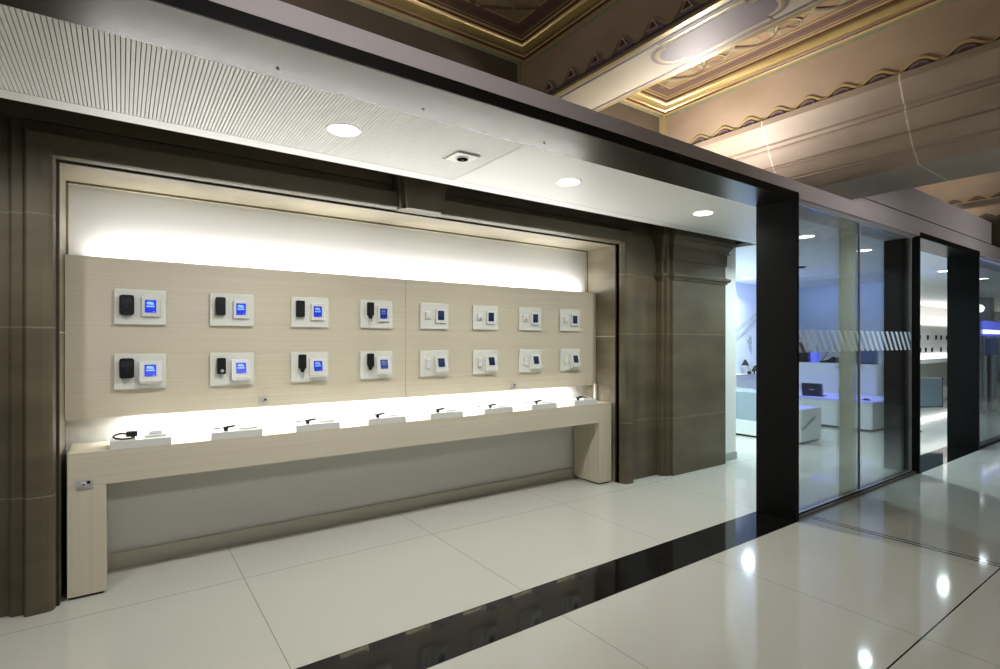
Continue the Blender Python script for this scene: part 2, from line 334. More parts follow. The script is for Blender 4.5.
wrapmould(0, 0, [(2.40, 0), (2.402, .006), (2.405, .010), (2.54, .014), (2.542, .034), (2.555, .036), (2.558, .024), (2.575, .028), (2.62, .058), (2.638, .060), (2.640, .076), (2.662, .078), (2.664, .088), (2.93, .095)])
tag(b.build('pilaster'), 'broad brown stone pilaster with stepped capital right of the niche', 'pilaster', None, 'structure')
# white wall right of pilaster, shop walls
b = MB(); b.box(6.0, 6.40, 3.83, 7.0, 0, 2.693, 'white_wall'); struct(b, 'wall_side', 'narrow white wall end beside the stone pilaster', 'wall')
b = MB(); b.box(6.01, 6.405, 3.815, 3.83, 0, .09, 'grey_base'); struct(b, 'baseboard_side', 'grey skirting at the foot of the narrow white wall', 'skirting')
b = MB(); b.box(6.4, 12.7, 6.12, 6.25, 0, 2.693, 'cool_wall'); struct(b, 'wall_rear', 'bluish white rear wall of the shop interior', 'wall')
b = MB(); b.box(12.6, 12.75, 4.25, 6.12, 0, 2.693, 'cool_wall'); struct(b, 'wall_right', 'bluish lit partition wall deep inside the shop', 'wall')
b = MB(); b.box(12.75, 30, 6.5, 6.6, 0, 2.693, 'white_wall'); struct(b, 'wall_far', 'brightly lit far wall seen through the second portal', 'wall')
b = MB(); b.box(29.9, 30, 2.5, 6.5, 0, 2.693, 'white_wall'); b.box(-2.7, -2.6, 2.19, 4, 0, 2.735, 'stone'); struct(b, 'wall_end', 'white end wall at the far right of the shop', 'wall')

# portals
def portal(n, x0, x1, lab):
    e = empty('portal_frame', (0, 0, 0), lab, 'portal frame')
    e['kind'] = 'structure'
    h = MB(); h.box(x0-.02, x1+.04, 2.195, 2.535, 2.682, 2.735, 'black_front'); h.box(x0, x1, 2.20, 2.534, 2.679, 2.684, 'soffit'); h.box(x0-.02, x1+.04, 2.19, 2.20, 2.674, 2.735, 'black_front'); h.build('header', e)
    if n == 1:
        for sx_ in (-.6, .55, 1.25, 2.05, 2.9):
            c = MB(); c.cyl((sx_, 2.44, 2.677), .006, .004, 'z', 'black_plastic', 10); c.build('screw', e)
    c = MB(); c.box(x1, x1+.04, 2.19, 2.20, 0, 2.68, 'black_front'); c.box(x1, x1+.035, 2.20, 2.535, 0, 2.68, 'black_metal'); c.build('jamb', e)
    c = MB(); c.box(x0-.03, x0, 2.19, 2.535, 0, 2.68, 'black_front'); c.build('jamb', e)
    for fx in ((x0*.35+x1*.65), (x0*.6+x1*.4)) if n == 1 else ():
        pass
    return e
portal(1, -2.4, 4.555, 'wide black steel portal frame in front of the lit display niche')
portal(2, 7.385, 9.60, 'second black steel portal frame, beyond the glass panes')

# fascia
b = MB(); b.box(-4, 5.62, 2.188, 2.235, 2.734, 2.822, 'fascia'); b.box(4.6, 7.38, 2.19, 2.235, 2.69, 2.735, 'fascia'); b.box(9.66, 30, 2.19, 2.235, 2.69, 2.735, 'fascia')
b.box(5.62, 30, 2.188, 2.235, 2.734, 2.882, 'fascia'); b.box(5.62, 10.2, 2.20, 2.235, 2.88, 2.895, 'groove'); b.box(5.62, 10.2, 2.188, 2.30, 2.893, 3.2, 'fascia')
b.box(4.6, 7.38, 2.235, 2.535, 2.683, 2.735, 'fascia'); b.box(9.66, 30, 2.235, 2.535, 2.683, 2.735, 'fascia')
struct(b, 'trim_6', 'long grey-brown painted fascia above the portals and glass panes', 'fascia')

# ================================================================== HISTORIC CEILING
YW = 3.5; YN = -4.0
def frieze(mb, X, z0, side=-1, triangles=False, ya=YW, yb=-2.5, phase=2.93, pitch=.2485):
    """scalloped painted border along a beam face at x = X (facing -x)"""
    x0, x1 = X-.004, X-.0075
    N = int((ya-yb)/pitch)+2
    def wave(t):   # 0..1 in a period -> height
        if triangles: return .034+.085*(.5+.5*math.cos(t*2*PI))**1.1
        return .014+.060*(.5+.5*math.cos(t*2*PI))**.8
    ys = [ya - i*pitch/14 for i in range(int((ya-yb)/pitch*14))]
    top = [(y, z0+wave((y-phase)/pitch)) for y in ys]
    if triangles:
        mb.box(X-.004, X-.001, yb, ya, z0, z0+.028, 'purple_light')
    for i in range(len(top)-1):
        (ya_, za), (yb_, zb) = top[i], top[i+1]
        w_ = .012
        if not triangles: mb.poly([(x0, ya_, z0), (x0, yb_, z0), (x0, yb_, zb), (x0, ya_, za)], 'purple')
        else: mb.poly([(x0, ya_, z0+.02), (x0, yb_, z0+.02), (x0, yb_, zb), (x0, ya_, za)], 'purple_light')
        c = 'gold_paint' if not triangles else 'olive'
        mb.prism([(ya_, za-w_), (yb_, zb-w_), (yb_, zb+w_*.6), (ya_, za+w_*.6)], 'x', x1-.003, x0, c)
    for k in range(N):
        y = phase + pitch*2 - k*pitch
        if y > ya-.05 or y < yb: continue
        if triangles:
            s = .042; z = z0+.048
            tri = lambda r: [(y-s*r, z), (y+s*r, z), (y+s*r*.55, z+.028*r), (y+s*r*.35, z+.05*r), (y, z+.062*r), (y-s*r*.35, z+.05*r), (y-s*r*.55, z+.028*r)]
            mb.prism(tri(1.0), 'x', x1-.006, x0, 'cream'); z += .004; mb.prism(tri(.72), 'x', x1-.009, x1-.005, 'maroon')
        else:
            mb.prism([(y+.062*math.cos(a*PI/8), z0+.002+.046*math.sin(a*PI/8)) for a in range(9)], 'x', x1-.004, x0, 'purple_light')
            mb.prism([(y+.042*math.cos(a*PI/8), z0+.002+.030*math.sin(a*PI/8)) for a in range(9)], 'x', x1-.007, x1-.003, 'purple')
def arc(cx, cy, r, a0, a1, n=14): return [(cx+r*math.cos(math.radians(a0+(a1-a0)*i/n)), cy+r*math.sin(math.radians(a0+(a1-a0)*i/n))) for i in range(n+1)]
def ribbon(mb, pts, w0, w1, z, m, th=.0015):
    n = len(pts)
    for i in range(n-1):
        def off(j):
            a = pts[max(j-1, 0)]; c = pts[min(j+1, n-1)]; dx, dy = c[0]-a[0], c[1]-a[1]; L = math.hypot(dx, dy) or 1; w_ = (w0+(w1-w0)*j/(n-1))/2
            return (-dy/L*w_, dx/L*w_)
        (ox, oy), (px, py) = off(i), off(i+1)
        mb.poly([(pts[i][0]+ox, pts[i][1]+oy, z), (pts[i+1][0]+px, pts[i+1][1]+py, z), (pts[i+1][0]-px, pts[i+1][1]-py, z), (pts[i][0]-ox, pts[i][1]-oy, z)], m)
def cartouche(cx, cy, hw, hl, ins=0):
    """rounded long panel with notched shoulders"""
    hw -= ins; hl -= ins; r = hw*.72; pts = []
    pts += [(cx-hw, cy-hl+r*1.25), (cx-hw, cy+hl-r*1.25), (cx-hw*.72, cy+hl-r*1.25)]
    pts += arc(cx, cy+hl-r*1.1, r, 172, 8, 16)
    pts += [(cx+hw*.72, cy+hl-r*1.25), (cx+hw, cy+hl-r*1.25), (cx+hw, cy-hl+r*1.25), (cx+hw*.72, cy-hl+r*1.25)]
    pts += arc(cx, cy-hl+r*1.1, r, -8, -172, 16)
    pts += [(cx-hw*.72, cy-hl+r*1.25)]
    return pts
def beam_painted(x0, x1, z, label, detail=True):
    b = MB(); b.box(x0, x1, YN, YW, z, 4.0, 'tan'); b.box(x0-.006, x0+.03, YN, YW, z-.004, z+.012, 'gold_paint'); b.box(x1-.03, x1+.006, YN, YW, z-.004, z+.012, 'gold_paint')
    if detail:
        b.box(x0+.03, x1-.03, YN, YW, z-.003, z, 'cream')
        for xx in (x0+.045, x1-.067): b.box(xx, xx+.022, YN, YW, z-.0045, z-.003, 'purple_light')
        cx = (x0+x1)/2
        for k in range(3):
            cy = 1.92 - k*1.75; zz = z-.005
            for j, (ins, m) in enumerate([(-.055, 'purple_light'), (-.028, 'gold_paint'), (-.010, 'cream'), (.008, 'purple_light')]):
                q = cartouche(cx, cy, .135, .40, ins); q = [(max(x0+.03, min(x1-.03, p[0])), p[1]) for p in q]
                b.poly([(p[0], p[1], zz-.0012*j) for p in q], m)
            # scroll panel between two cartouches
            for s in (-1, 1):
                for sg in (-1, 1):
                    pts = arc(cx+s*.075, cy-.875+sg*.16, .07, 90 if s > 0 else 90, (90-300*s*sg), 18); ribbon(b, pts, .024, .008, zz-.001, 'purple')
                    pts = [(cx+s*.02, cy-.875+sg*.30), (cx+s*.10, cy-.875+sg*.24), (cx+s*.13, cy-.875+sg*.1), (cx+s*.05, cy-.875)]; ribbon(b, pts, .012, .03, zz-.0005, 'gold_paint')
            b.poly([(cx+.07*math.cos(t*PI/8), cy-.875+.11*math.sin(t*PI/8), zz-.002) for t in range(16)], 'maroon')
    frieze(b, x0, z+.01, triangles=detail)
    return tag(b.build('ceiling_beam'), label, 'beam', None, 'structure')
beam_painted(2.73, 3.21, 3.4, 'painted ceiling beam with purple cartouche and trefoil border, lit by a glare')
beam_painted(-.75, -.25, 3.4, 'painted ceiling beam above the left end of the corridor')
beam_painted(9.48, 9.9, 3.4, 'far painted beam with gold wavy border above the fascia', False)
def beam_stone(xf, x1, zs, z2, label, dx0=0, mname='stone_beam', cmp=1.0):
    """frieze face at xf above zs; stone cornice stepping down from xf to the underside"""
    b = MB(); b.box(xf, x1-.05, YN, YW, zs, 4.0, 'tan')
    w = cmp
    p = [(xf-.03, zs), (xf-.03, zs-.05), (xf+.05*w, zs-.19), (xf+.075*w, zs-.20), (xf+.085*w, zs-.225), (xf+.07*w, zs-.235), (xf+.085*w, zs-.25), (xf+.15*w, zs-.36), (xf+.165*w, zs-.365), (xf+.16*w, zs-.38), (xf+.18*w, zs-.395), (xf+.23*w, zs-.47), (xf+.245*w, zs-.475), (xf+.245*w, zs-.49), (xf+.27*w, zs-.50), (xf+.33*w, z2+.02), (xf+.345*w, z2), (x1, z2), (x1, zs)]
    b.prism(p, 'y', YN, YW, mname)
    frieze(b, xf, zs, phase=2.84)
    return tag(b.build('ceiling_beam'), label, 'beam', None, 'structure')
beam_stone(4.54, 5.58, 3.4, 2.824, 'deep pinkish stone beam with stepped mouldings resting on the fascia')
beam_stone(10.62, 11.3, 3.36, 2.72, 'distant dark stone beam at the end of the raised fascia', mname='dark_wood', cmp=.2)

def coffer(x0, x1, label, seed):
    """painted coffer between two beams: back wall strip, gilded moulding on three sides, painted panel"""
    rnd = random.Random(seed); b = MB(); zc = 3.9
    y0, y1 = -3.0, YW
    b.box(x0, x1, y0, y1, zc, zc+.08, 'pink')
    # dark border frames
    def frame(i0, i1, z, m):
        b.poly([(x0+i0, y1-i0, z), (x1-i0, y1-i0, z), (x1-i1, y1-i1, z), (x0+i1, y1-i1, z)], m)
        b.poly([(x0+i0, y1-i0, z), (x0+i1, y1-i1, z), (x0+i1, y0, z), (x0+i0, y0, z)], m)
        b.poly([(x1-i0, y1-i0, z), (x1-i1, y1-i1, z), (x1-i1, y0, z), (x1-i0, y0, z)], m)
    frame(.14, .29, zc-.003, 'umber'); frame(.165, .175, zc-.005, 'gold_paint'); frame(.225, .24, zc-.005, 'purple'); frame(.29, .305, zc-.006, 'gold_paint')
    W = min((x1-x0)/2-.33, .40)
    def scroll(px, py, r, a0, turns, w_, dz, m1, m2):
        n = 30; pts = [(px+r*(1-.75*i/n)*math.cos(math.radians(a0+turns*i/n)), py+r*(1-.75*i/n)*math.sin(math.radians(a0+turns*i/n))) for i in range(n+1)]
        ribbon(b, pts, w_, w_*.35, zc-dz, m1); ribbon(b, pts, w_*.45, w_*.12, zc-dz-.0008, m2)
    cols_ = []; q = x1-.665
    while q > x0+.45: cols_.append(q); q -= 1.14
    for cx in cols_:
        k = 0; y = y1-.55
        while y > y0+.4:
            for s in (-1, 1):
                scroll(cx+s*W*.62, y+.02, .21, 90-90*s-60*s, -s*430, .075, .004, 'olive', 'sage')
                scroll(cx+s*W*.25, y-.30, .16, 90+90*s, s*400, .055, .0055, 'rust', 'gold_paint')
                scroll(cx+s*W*.80, y-.30, .11, 90, s*380, .040, .0070, 'purple', 'gold_paint')
                ribbon(b, [(cx+s*W*(.05+.95*abs(math.sin(t*PI/18))), y+.25-.034*t) for t in range(19)], .035, .012, zc-.0085, 'umber')
                ribbon(b, [(cx+s*W*(.10+.75*abs(math.cos(t*PI/18))), y+.30-.034*t) for t in range(19)], .02, .008, zc-.0092, 'sage')
            y -= .62; k += 1
    # gilded moulding profile: (offset from wall, z, material)
    pr = [(.0, 3.775, 'teal'), (.004, 3.80, 'teal'), (.006, 3.808, 'gold_paint'), (.02, 3.815, 'gold_paint'), (.022, 3.822, 'maroon'), (.03, 3.83, 'maroon')]
    pr += [(.078-.046*math.cos(a), 3.872-.046*math.sin(a), 'gold') for a in [PI*i/12 for i in range(0, 13)]]
    pr += [(.128, 3.885, 'maroon'), (.135, 3.885, 'maroon'), (.14, 3.90, 'gold_paint')]
    bm = bmesh.new(); rows = []; idx = []
    for o, z, m_ in pr:
        rows.append([b.bm.verts.new(c) for c in ((x0+o, y0, z), (x0+o, y1-o, z), (x1-o, y1-o, z), (x1-o, y0, z))])
    bm.free()
    for i in range(len(rows)-1):
        for q in range(3):
            f = b.bm.faces.new((rows[i][q], rows[i][q+1], rows[i+1][q+1], rows[i+1][q])); f.material_index = b.mi(pr[i+1][2]); f.smooth = pr[i+1][2] == 'gold'
    return tag(b.build('painted_coffer'), label, 'coffered ceiling', None, 'structure')
coffer(-.25, 2.73, 'dark painted coffer with gilded moulding, left of the painted beam', 1)
coffer(3.21, 4.54, 'painted coffer with scrollwork and bright gilded moulding, between painted and stone beams', 2)
coffer(5.55, 9.48, 'painted coffer beyond the stone beam', 3)
coffer(9.9, 10.62, 'narrow painted coffer beyond the far painted beam', 4)
coffer(-4.0, -.75, 'painted coffer above the left end of the corridor', 5)
b = MB(); b.box(-4, 14, YW, YW+.1, 2.74, 4.0, 'dark_wood'); struct(b, 'wall_upper', 'dark painted wall above the shop front below the gilded moulding', 'wall')
b = MB(); b.box(2.69, 2.73, YW-.012, YW, 3.4, 3.8, 'gold_paint'); b.box(2.65, 2.69, YW-.006, YW, 3.3, 3.8, 'olive'); b.box(4.50, 4.54, YW-.012, YW, 3.4, 3.8, 'gold_paint'); b.box(4.46, 4.5, YW-.006, YW, 3.2, 3.8, 'olive')
struct(b, 'trim_7', 'gilded corner strips where the coffer walls meet', 'trim')

# ================================================================== NICHE FURNITURE
b = MB(); b.box(-.285, 1.979, 4.2, 4.235, 1.016, 2.03, 'wood'); b.box(1.982, 4.268, 4.2, 4.235, 1.016, 2.03, 'wood'); b.box(1.96, 2.0, 4.206, 4.235, 1.016, 2.03, 'groove'); b.box(-.1, 4.1, 4.235, 4.355, 1.4, 1.6, 'wood')
tag(b.build('wall_panel'), 'long pale ash wall panel with glowing edges in the niche', 'wall panel')

e = empty('display_counter', (2, 4.1, 0), 'long pale ash display counter standing in the niche', 'counter')
def kid(mb, name, par, label=None):
    o = mb.build(name); o.parent = par; o.matrix_parent_inverse = Matrix.Translation(par.location).inverted()
    if label: o['label'] = label
    return o
b = MB(); b.box(-.258, 4.244, 3.95, 4.33, .648, .848, 'wood', .0015); kid(b, 'worktop', e)
b = MB(); b.box(-.258, -.076, 3.95, 4.33, .015, .647, 'wood_v', .0015); b.box(-.245, -.09, 3.965, 4.32, 0, .015, 'groove'); kid(b, 'leg', e)
b = MB(); b.box(4.062, 4.244, 3.95, 4.33, .015, .647, 'wood_v', .0015); b.box(4.075, 4.23, 3.965, 4.32, 0, .015, 'groove'); kid(b, 'leg', e)

ORD = ['first', 'second', 'third', 'fourth', 'fifth', 'sixth', 'seventh', 'eighth']
def key_socket(x, y, z, w, h, label):
    e = empty('key_switch', (x, y, z), label, 'key switch', 'small metal key switches')
    b = MB(); b.box(-w/2, w/2, -.006, 0, -h/2, h/2, 'silver', .001); b.build('plate', e)
    b = MB(); b.cyl((-.004, -.010, 0), h*.26, .012, 'y', 'chrome'); b.cyl((-.004, -.017, 0), h*.10, .004, 'y', 'black_plastic'); b.build('barrel', e)
    b = MB(); b.box(w*.14, w*.36, -.010, -.005, h*.02, h*.32, 'black_plastic'); b.build('button', e)
key_socket(-.178, 3.95, .665, .075, .05, 'silver key switch on the left leg of the counter')
key_socket(.842, 4.2, 1.062, .065, .045, 'silver key switch low on the wooden wall panel, left half')
key_socket(3.128, 4.2, 1.062, .06, .045, 'silver key switch low on the wooden wall panel, right half')
b = MB(); b.box(4.226, 4.246, 4.17, 4.195, .87, 1.03, 'trim_white', .003); b.cyl((4.236, 4.168, .95), .006, .01, 'y', 'silver'); tag(b.build('door_handle_bar'), 'small white upright bracket at the right end of the niche wall', 'bracket')

def screen_inlay(b, x0, x1, z0, z1, y, i):
    W, Hh = x1-x0, z1-z0
    b.box(x0, x1, y-.001, y, z0, z1, 'scr%d' % i)
    b.box(x0+W*.14, x1-W*.16, y-.0018, y, z0+Hh*.44, z0+Hh*.56, 'scl%d' % i)
    b.prism([(x0+W*.16, z0+Hh*.66), (x1-W*.18, z0+Hh*.62), (x1-W*.28, z0+Hh*.84), (x0+W*.3, z0+Hh*.88), (x0+W*.16, z0+Hh*.80)], 'y', y-.0017, y, 'scl%d' % i)
    b.box(x1-W*.3, x1-W*.12, y-.0016, y, z0+Hh*.06, z0+Hh*.10, 'scl%d' % i)
GK = {(0, 0): 'wide', (0, 1): 'wide', (1, 0): 'slim', (1, 1): 'button', (2, 0): 'slim', (2, 1): 'strap', (3, 0): 'strap', (3, 1): 'strap'}
for c in range(8):
    for r in range(2):
        x0 = -.040+.5383*c; z0, z1 = ((1.607, 1.833), (1.190, 1.417))[r]; W = .278
        rown = 'upper' if r == 0 else 'lower'; pos = '%s from left in the %s row' % (ORD[c], rown)
        b = MB(); b.box(0, W, -.022, -.014, 0, z1-z0, 'glass_plate', .001)
        for (px, pz) in ((.012, .012), (W-.012, .012), (.012, z1-z0-.012), (W-.012, z1-z0-.012)): b.cyl((px, -.0105, pz), .004, .021, 'y', 'silver', 12)
        tag(b.build('mounting_plate', None, (x0, 4.2, z0)), 'translucent acrylic plate on the ash panel, %s' % pos, 'display plate', 'acrylic display plates on the niche wall')
        y = -.022; hz = (z1-z0)
        # --- handset / sensor
        if c < 4:
            k = GK[(c, r)]
            cx = {'wide': .065, 'slim': .062, 'button': .067, 'strap': .077}[k]
            w_, h_ = {'wide': (.078, .128), 'slim': (.062, .124), 'button': (.054, .112), 'strap': (.055, .108)}[k]
            names = {'wide': 'wide black handset with rounded corners', 'slim': 'slim black handset without a strap', 'button': 'slim black handset with a round silver button', 'strap': 'narrow black handset with a wrist strap loop'}
            hzz = z0+hz*.60+(.018 if k == 'strap' else (-.012 if (k == 'wide' and r == 0) else 0))
            e = empty('handset', (x0+cx, 4.2+y, hzz), '%s, %s' % (names[k], pos), 'handset', 'black handsets on the niche wall')
            b = MB(); rr = .016 if k == 'wide' else .009
            b.prism([(sx_*(w_/2-rr)+rr*math.cos(a_), sz_*(h_/2-rr)+rr*math.sin(a_)) for sx_, sz_, s0 in ((1, 1, 0), (-1, 1, 1), (-1, -1, 2), (1, -1, 3)) for a_ in [(s0+q/4)*PI/2 for q in range(5)]], 'y', -.028, -.012, 'black_plastic')
            b.prism([(sx_*(w_/2-rr-.003)+rr*math.cos(a_), sz_*(h_/2-rr-.003)+rr*math.sin(a_)) for sx_, sz_, s0 in ((1, 1, 0), (-1, 1, 1), (-1, -1, 2), (1, -1, 3)) for a_ in [(s0+q/4)*PI/2 for q in range(5)]], 'y', -.031, -.028, 'black_plastic')
            if k == 'wide': b.box(-w_/2+.010, w_/2-.010, -.0318, -.029, 0.006, h_/2-.020, 'dark_grey'); 
            b.build('body', e)
            b = MB(); b.cyl((0, -.006, 0), .012, .012, 'y', 'silver'); b.build('mount', e)
            if k == 'wide':
                b = MB(); b.cyl((0, -.032, -.012), .009, .004, 'y', 'dark_grey'); b.build('keypad', e); b = MB(); b.box(-.003, .003, -.012, -.006, -h_/2-.028, -h_/2+.01, 'silver'); b.build('cable', e)
            if k == 'button':
                b = MB(); b.cyl((.004, -.032, -h_/2+.022), .011, .004, 'y', 'silver'); b.build('round_button', e, )
            if k == 'strap':
                b = MB(); b.prism([(-.018, -h_/2), (.018, -h_/2), (.008, -h_/2-.026), (-.008, -h_/2-.026)], 'y', -.028, -.014, 'black_plastic'); b.build('strap_end', e)
                b = MB(); b.tube([(.012*math.sin(t*2*PI/12)*(1 if t < 13 else 0)-.003, -.02, -h_/2-.048+.024*math.cos(t*2*PI/12)) for t in range(13)], .0018, 'cable_grey', 6); b.build('strap_loop', e)
        else:
            e = empty('wall_sensor', (x0+.07, 4.2+y, z0+hz*(.52 if r == 0 else .48)), 'small white %s sensor, %s' % ('round' if r == 0 else 'oblong', pos), 'sensor', 'white sensors on the niche wall')
            b = MB()
            if r == 0: b.box(-.030, .030, -.018, 0, -.030, .034, 'white_plastic', .008)
            else: b.box(-.022, .022, -.020, 0, -.040, .045, 'white_plastic', .008)
            b.build('housing', e)
            b = MB(); b.cyl((0, -.020, -.016 if c in (5, 6) else .0), .009, .008, 'y', 'cable_grey' if c in (5, 6) and r == 0 else 'trim_white'); b.build('lens', e)
        # --- touch screen unit
        sx = .143; sw, sh = (.098, .118)
        e = empty('control_panel', (x0+sx, 4.2+y, z0+(.052 if r == 0 else .03)), '%s control panel, %s blue screen, %s' % ('flat white' if r == 0 else 'wedge-shaped white', 'bright' if c < 3 else ('dim' if c == 3 else 'dark'), pos), 'control panel', 'white control panels on the niche wall')
        if r == 0:
            b = MB(); b.box(0, sw+.006, -.016, 0, 0, sh+.01, 'white_plastic', .003); b.build('housing', e)
            b = MB(); screen_inlay(b, .018, .080, .026, .108, -.0165, c); b.build('screen', e)
            b = MB()
            for q in range(4): b.box(.085, .094, -.0185, -.015, .042+.014*q, .046+.014*q, 'trim_white')
            b.build('keys', e)
        else:
            b = MB(); b.prism([(0, 0), (-.034, .006), (-.041, .020), (-.013, .146), (0, .149)], 'x', -.012, .112, 'white_plastic'); b.build('housing', e)
            ang = math.atan2(.028, .126)
            s = MB(); screen_inlay(s, -.004, .060, -.004, .072, 0, c); o = s.build('screen', e, (.028, -.0455+.0, .050), (-ang, 0, 0)); o.location = (.020, -.0365, .056)
            b = MB()
            for q in range(4): b.box(.088, .098, -.0345+.222*.014*q, -.01, .055+.014*q, .059+.014*q, 'trim_white')
            b.build('keys', e)

# plinths on the counter with their gadgets
for c in range(8):
    x0 = -.06+.538*c; H = .848
    if c == 7: x0 += .01
    pl = ORD[c] + ' from left on the ash counter'
    b = MB(); b.box(0, .315, 0, .21, 0, .048, 'white_plastic', .002)
    tag(b.build('display_block', None, (x0, 3.952, H)), 'low white display block, ' + pl, 'display block', 'white display blocks on the counter')
    zt = H+.048; blk = 'on the %s white counter block from left' % ORD[c]
    if c == 0:
        e = empty('power_adapter', (x0+.11, 4.03, zt), 'chunky black adapter with a coiled lead ' + blk, 'adapter', 'black gadgets on the white blocks')
        b = MB(); b.box(-.030, .030, -.02, .02, .012, .045, 'dark_grey', .005); b.build('body', e)
        b = MB(); b.cyl((.006, -.008, .008), .010, .016, 'z', 'black_plastic'); b.build('plug', e)
        b = MB(); b.tube([(-.03, 0, .03), (-.055, .0, .035), (-.085, 0, .028), (-.095, -.01, .018), (-.08, -.03, .010), (-.05, -.045, .006), (-.01, -.04, .006), (.006, -.02, .008)], .0055, 'black_plastic'); b.build('cable', e)
    else:
        e = empty('black_gadget', (x0+.105, 4.03, zt), 'small black cantilevered gadget ' + blk, 'gadget', 'black gadgets on the white blocks')
        b = MB(); b.cyl((-.012, -.03, .009), .014, .018, 'z', 'black_plastic', 16); b.build('stem', e)
        b = MB(); b.prism([(-.030, .014), (.042, .026), (.044, .038), (-.028, .030)], 'y', -.05, -.01, 'black_plastic'); b.build('arm', e)
        b = MB(); b.box(-.005, .04, 0, .025, .0, .010, 'cable_grey', .001); b.cyl((.017, .01, .010), .006, .008, 'z', 'silver', 12)
        tag(b.build('small_tag', None, (x0+.035, 4.10, zt)), 'tiny grey clip ' + blk, 'clip', 'tiny grey clips on the white blocks')
    e = empty('thermostat', (x0+.175, 4.0, zt), ('white thermostat with a grey display ' if c == 0 else ('white thermostat with a black display ' if c == 7 else 'thin white thermostat lying flat ')) + blk, 'thermostat', 'white thermostats on the white blocks')
    tilt = .022 if c == 0 else .010
    b = MB(); b.prism([(0, 0), (.0, .012), (.09, .012+tilt), (.09, 0)], 'x', 0, .118, 'white_plastic'); b.build('housing', e)
    a = math.atan2(tilt, .09)
    b = MB(); b.box(.026, .092, .018, .066, 0, .0015, 'lcd' if c == 0 else ('black_plastic' if c == 7 else 'trim_white')); b.build('display', e, (0, 0, .012), (a, 0, 0))

# ================================================================== LIGHTS AND CEILING FITTINGS
LL = ['leftmost ceiling downlight, outside the photo', 'large round downlight in the slatted ceiling', 'round downlight in the white ceiling over the niche', 'round downlight beside the stone pilaster capital', 'first round downlight seen behind the glass pane', 'second round downlight seen behind the glass pane', 'round downlight far back beside the black portal jamb', 'round downlight seen through the second portal', 'round downlight right of the second portal', 'downlight deep inside the shop', 'distant downlight in the far shop area', 'most distant downlight in the far shop area']
for i, (x, y) in enumerate(DL):
    if i in (0, 9, 11): continue
    e = empty('ceiling_downlight', (x, y, 2.693), LL[i], 'downlight', 'ceiling downlights')
    b = MB(); bm = bmesh.new(); n = 32
    r0 = [bm.verts.new((.098*math.cos(2*PI*k/n), .098*math.sin(2*PI*k/n), -.0005)) for k in range(n)]; r1 = [bm.verts.new((.096*math.cos(2*PI*k/n), .096*math.sin(2*PI*k/n), -.005)) for k in range(n)]; r2 = [bm.verts.new((.082*math.cos(2*PI*k/n), .082*math.sin(2*PI*k/n), -.005)) for k in range(n)]
    for k in range(n): bm.faces.new((r0[k], r0[(k+1) % n], r1[(k+1) % n], r1[k])); bm.faces.new((r1[k], r1[(k+1) % n], r2[(k+1) % n], r2[k]))
    b.merge(bm, 'trim_white'); b.build('trim_ring', e)
    b = MB(); b.cyl((0, 0, -.0045), .083, .005, 'z', 'emit_white', 32); b.build('diffuser', e)
e = empty('smoke_detector', (1.80, 2.965, 2.693), 'square white ceiling sensor with a black centre, between the first two downlights', 'ceiling sensor')
b = MB(); b.box(-.085, .085, -.085, .085, -.012, 0, 'trim_white', .005); b.cyl((0, 0, -.014), .045, .006, 'z', 'trim_white', 24); b.build('housing', e)
b = MB(); b.cyl((0, 0, -.018), .036, .004, 'z', 'void', 24); b.cyl((0, 0, -.021), .009, .004, 'z', 'dark_grey', 12); b.build('sensor', e)
b = MB(); b.box(-.10, .10, .088, .094, -.002, .0, 'groove'); b.box(.088, .094, -.02, .094, -.002, 0, 'groove'); b.build('edge_gap', e)
b = MB(); b.cyl((0, 0, -.012), .06, .024, 'z', 'dark_grey', 20, r2=.06)
tag(b.build('ceiling_speaker', None, (8.9, 4.2, 2.693)), 'small dark dome on the shop ceiling behind the glass', 'ceiling sensor')
for i, (x, y) in enumerate([(4.0, 2.8), (8.6, 2.6), (1.0, 2.36)]):
    e = empty('uplight', (x, y, 2.76 if i != 1 else 2.76), 'hidden floodlight on the roof deck above the %s' % ['stone pilaster', 'second portal', 'left half of the niche'][i], 'floodlight')
    b = MB(); b.box(-.09, .09, -.09, .09, 0, .018, 'dark_grey'); b.build('housing', e)
    if i == 1: b = MB(); b.box(-.02, .02, -.02, .02, .018, .47, 'dark_grey'); b.build('post', e)

# ================================================================== GLASS SHOP FRONT
def pane(x0, x1, label, stripes=None, edge=True):
    e = empty('sliding_glass', (x0, 2.27, 0), label, 'glass screen', 'sliding glass panes of the shop front')
    b = MB(); b.box(.0, x1-x0-.003, -.006, .006, .03, 2.667, 'glass'); b.build('glass', e)
    if edge:
        b = MB(); b.box(x1-x0-.002, x1-x0+.006, -.008, .008, .03, 2.668, 'rail'); b.box(x1-x0+.006, x1-x0+.016, -.010, .004, .03, 2.668, 'chrome'); b.build('edge_profile', e)
    if stripes:
        b = MB(); x = stripes[0]; W = x1-x0
        while x < stripes[1]:
            a = x-x0; pts = []; q = [(a, 1.602), (a+.062, 1.602), (a+.212, 1.40), (a+.15, 1.40)]
            for lim, sg in ((.004, 1), (W-.006, -1)):
                r_ = []
                for k in range(len(q)):
                    (ax, az), (bx, bz) = q[k], q[(k+1) % len(q)]; ia, ib = (ax-lim)*sg >= 0, (bx-lim)*sg >= 0
                    if ia: r_.append((ax, az))
                    if ia != ib: t_ = (lim-ax)/(bx-ax); r_.append((lim, az+(bz-az)*t_))
                q = r_
                if not q: break
            if len(q) > 2: b.poly([(p_[0], -.0065, p_[1]) for p_ in q], 'frost')
            x += .126
        b.build('frosted_stripes', e)
    return e
pane(4.60, 5.96, 'clear glass pane nearest the wide portal, with frosted diagonal stripes', (4.47, 5.96))
pane(5.985, 7.335, 'clear glass pane next to the second portal, with frosted diagonal stripes', (5.86, 7.33))
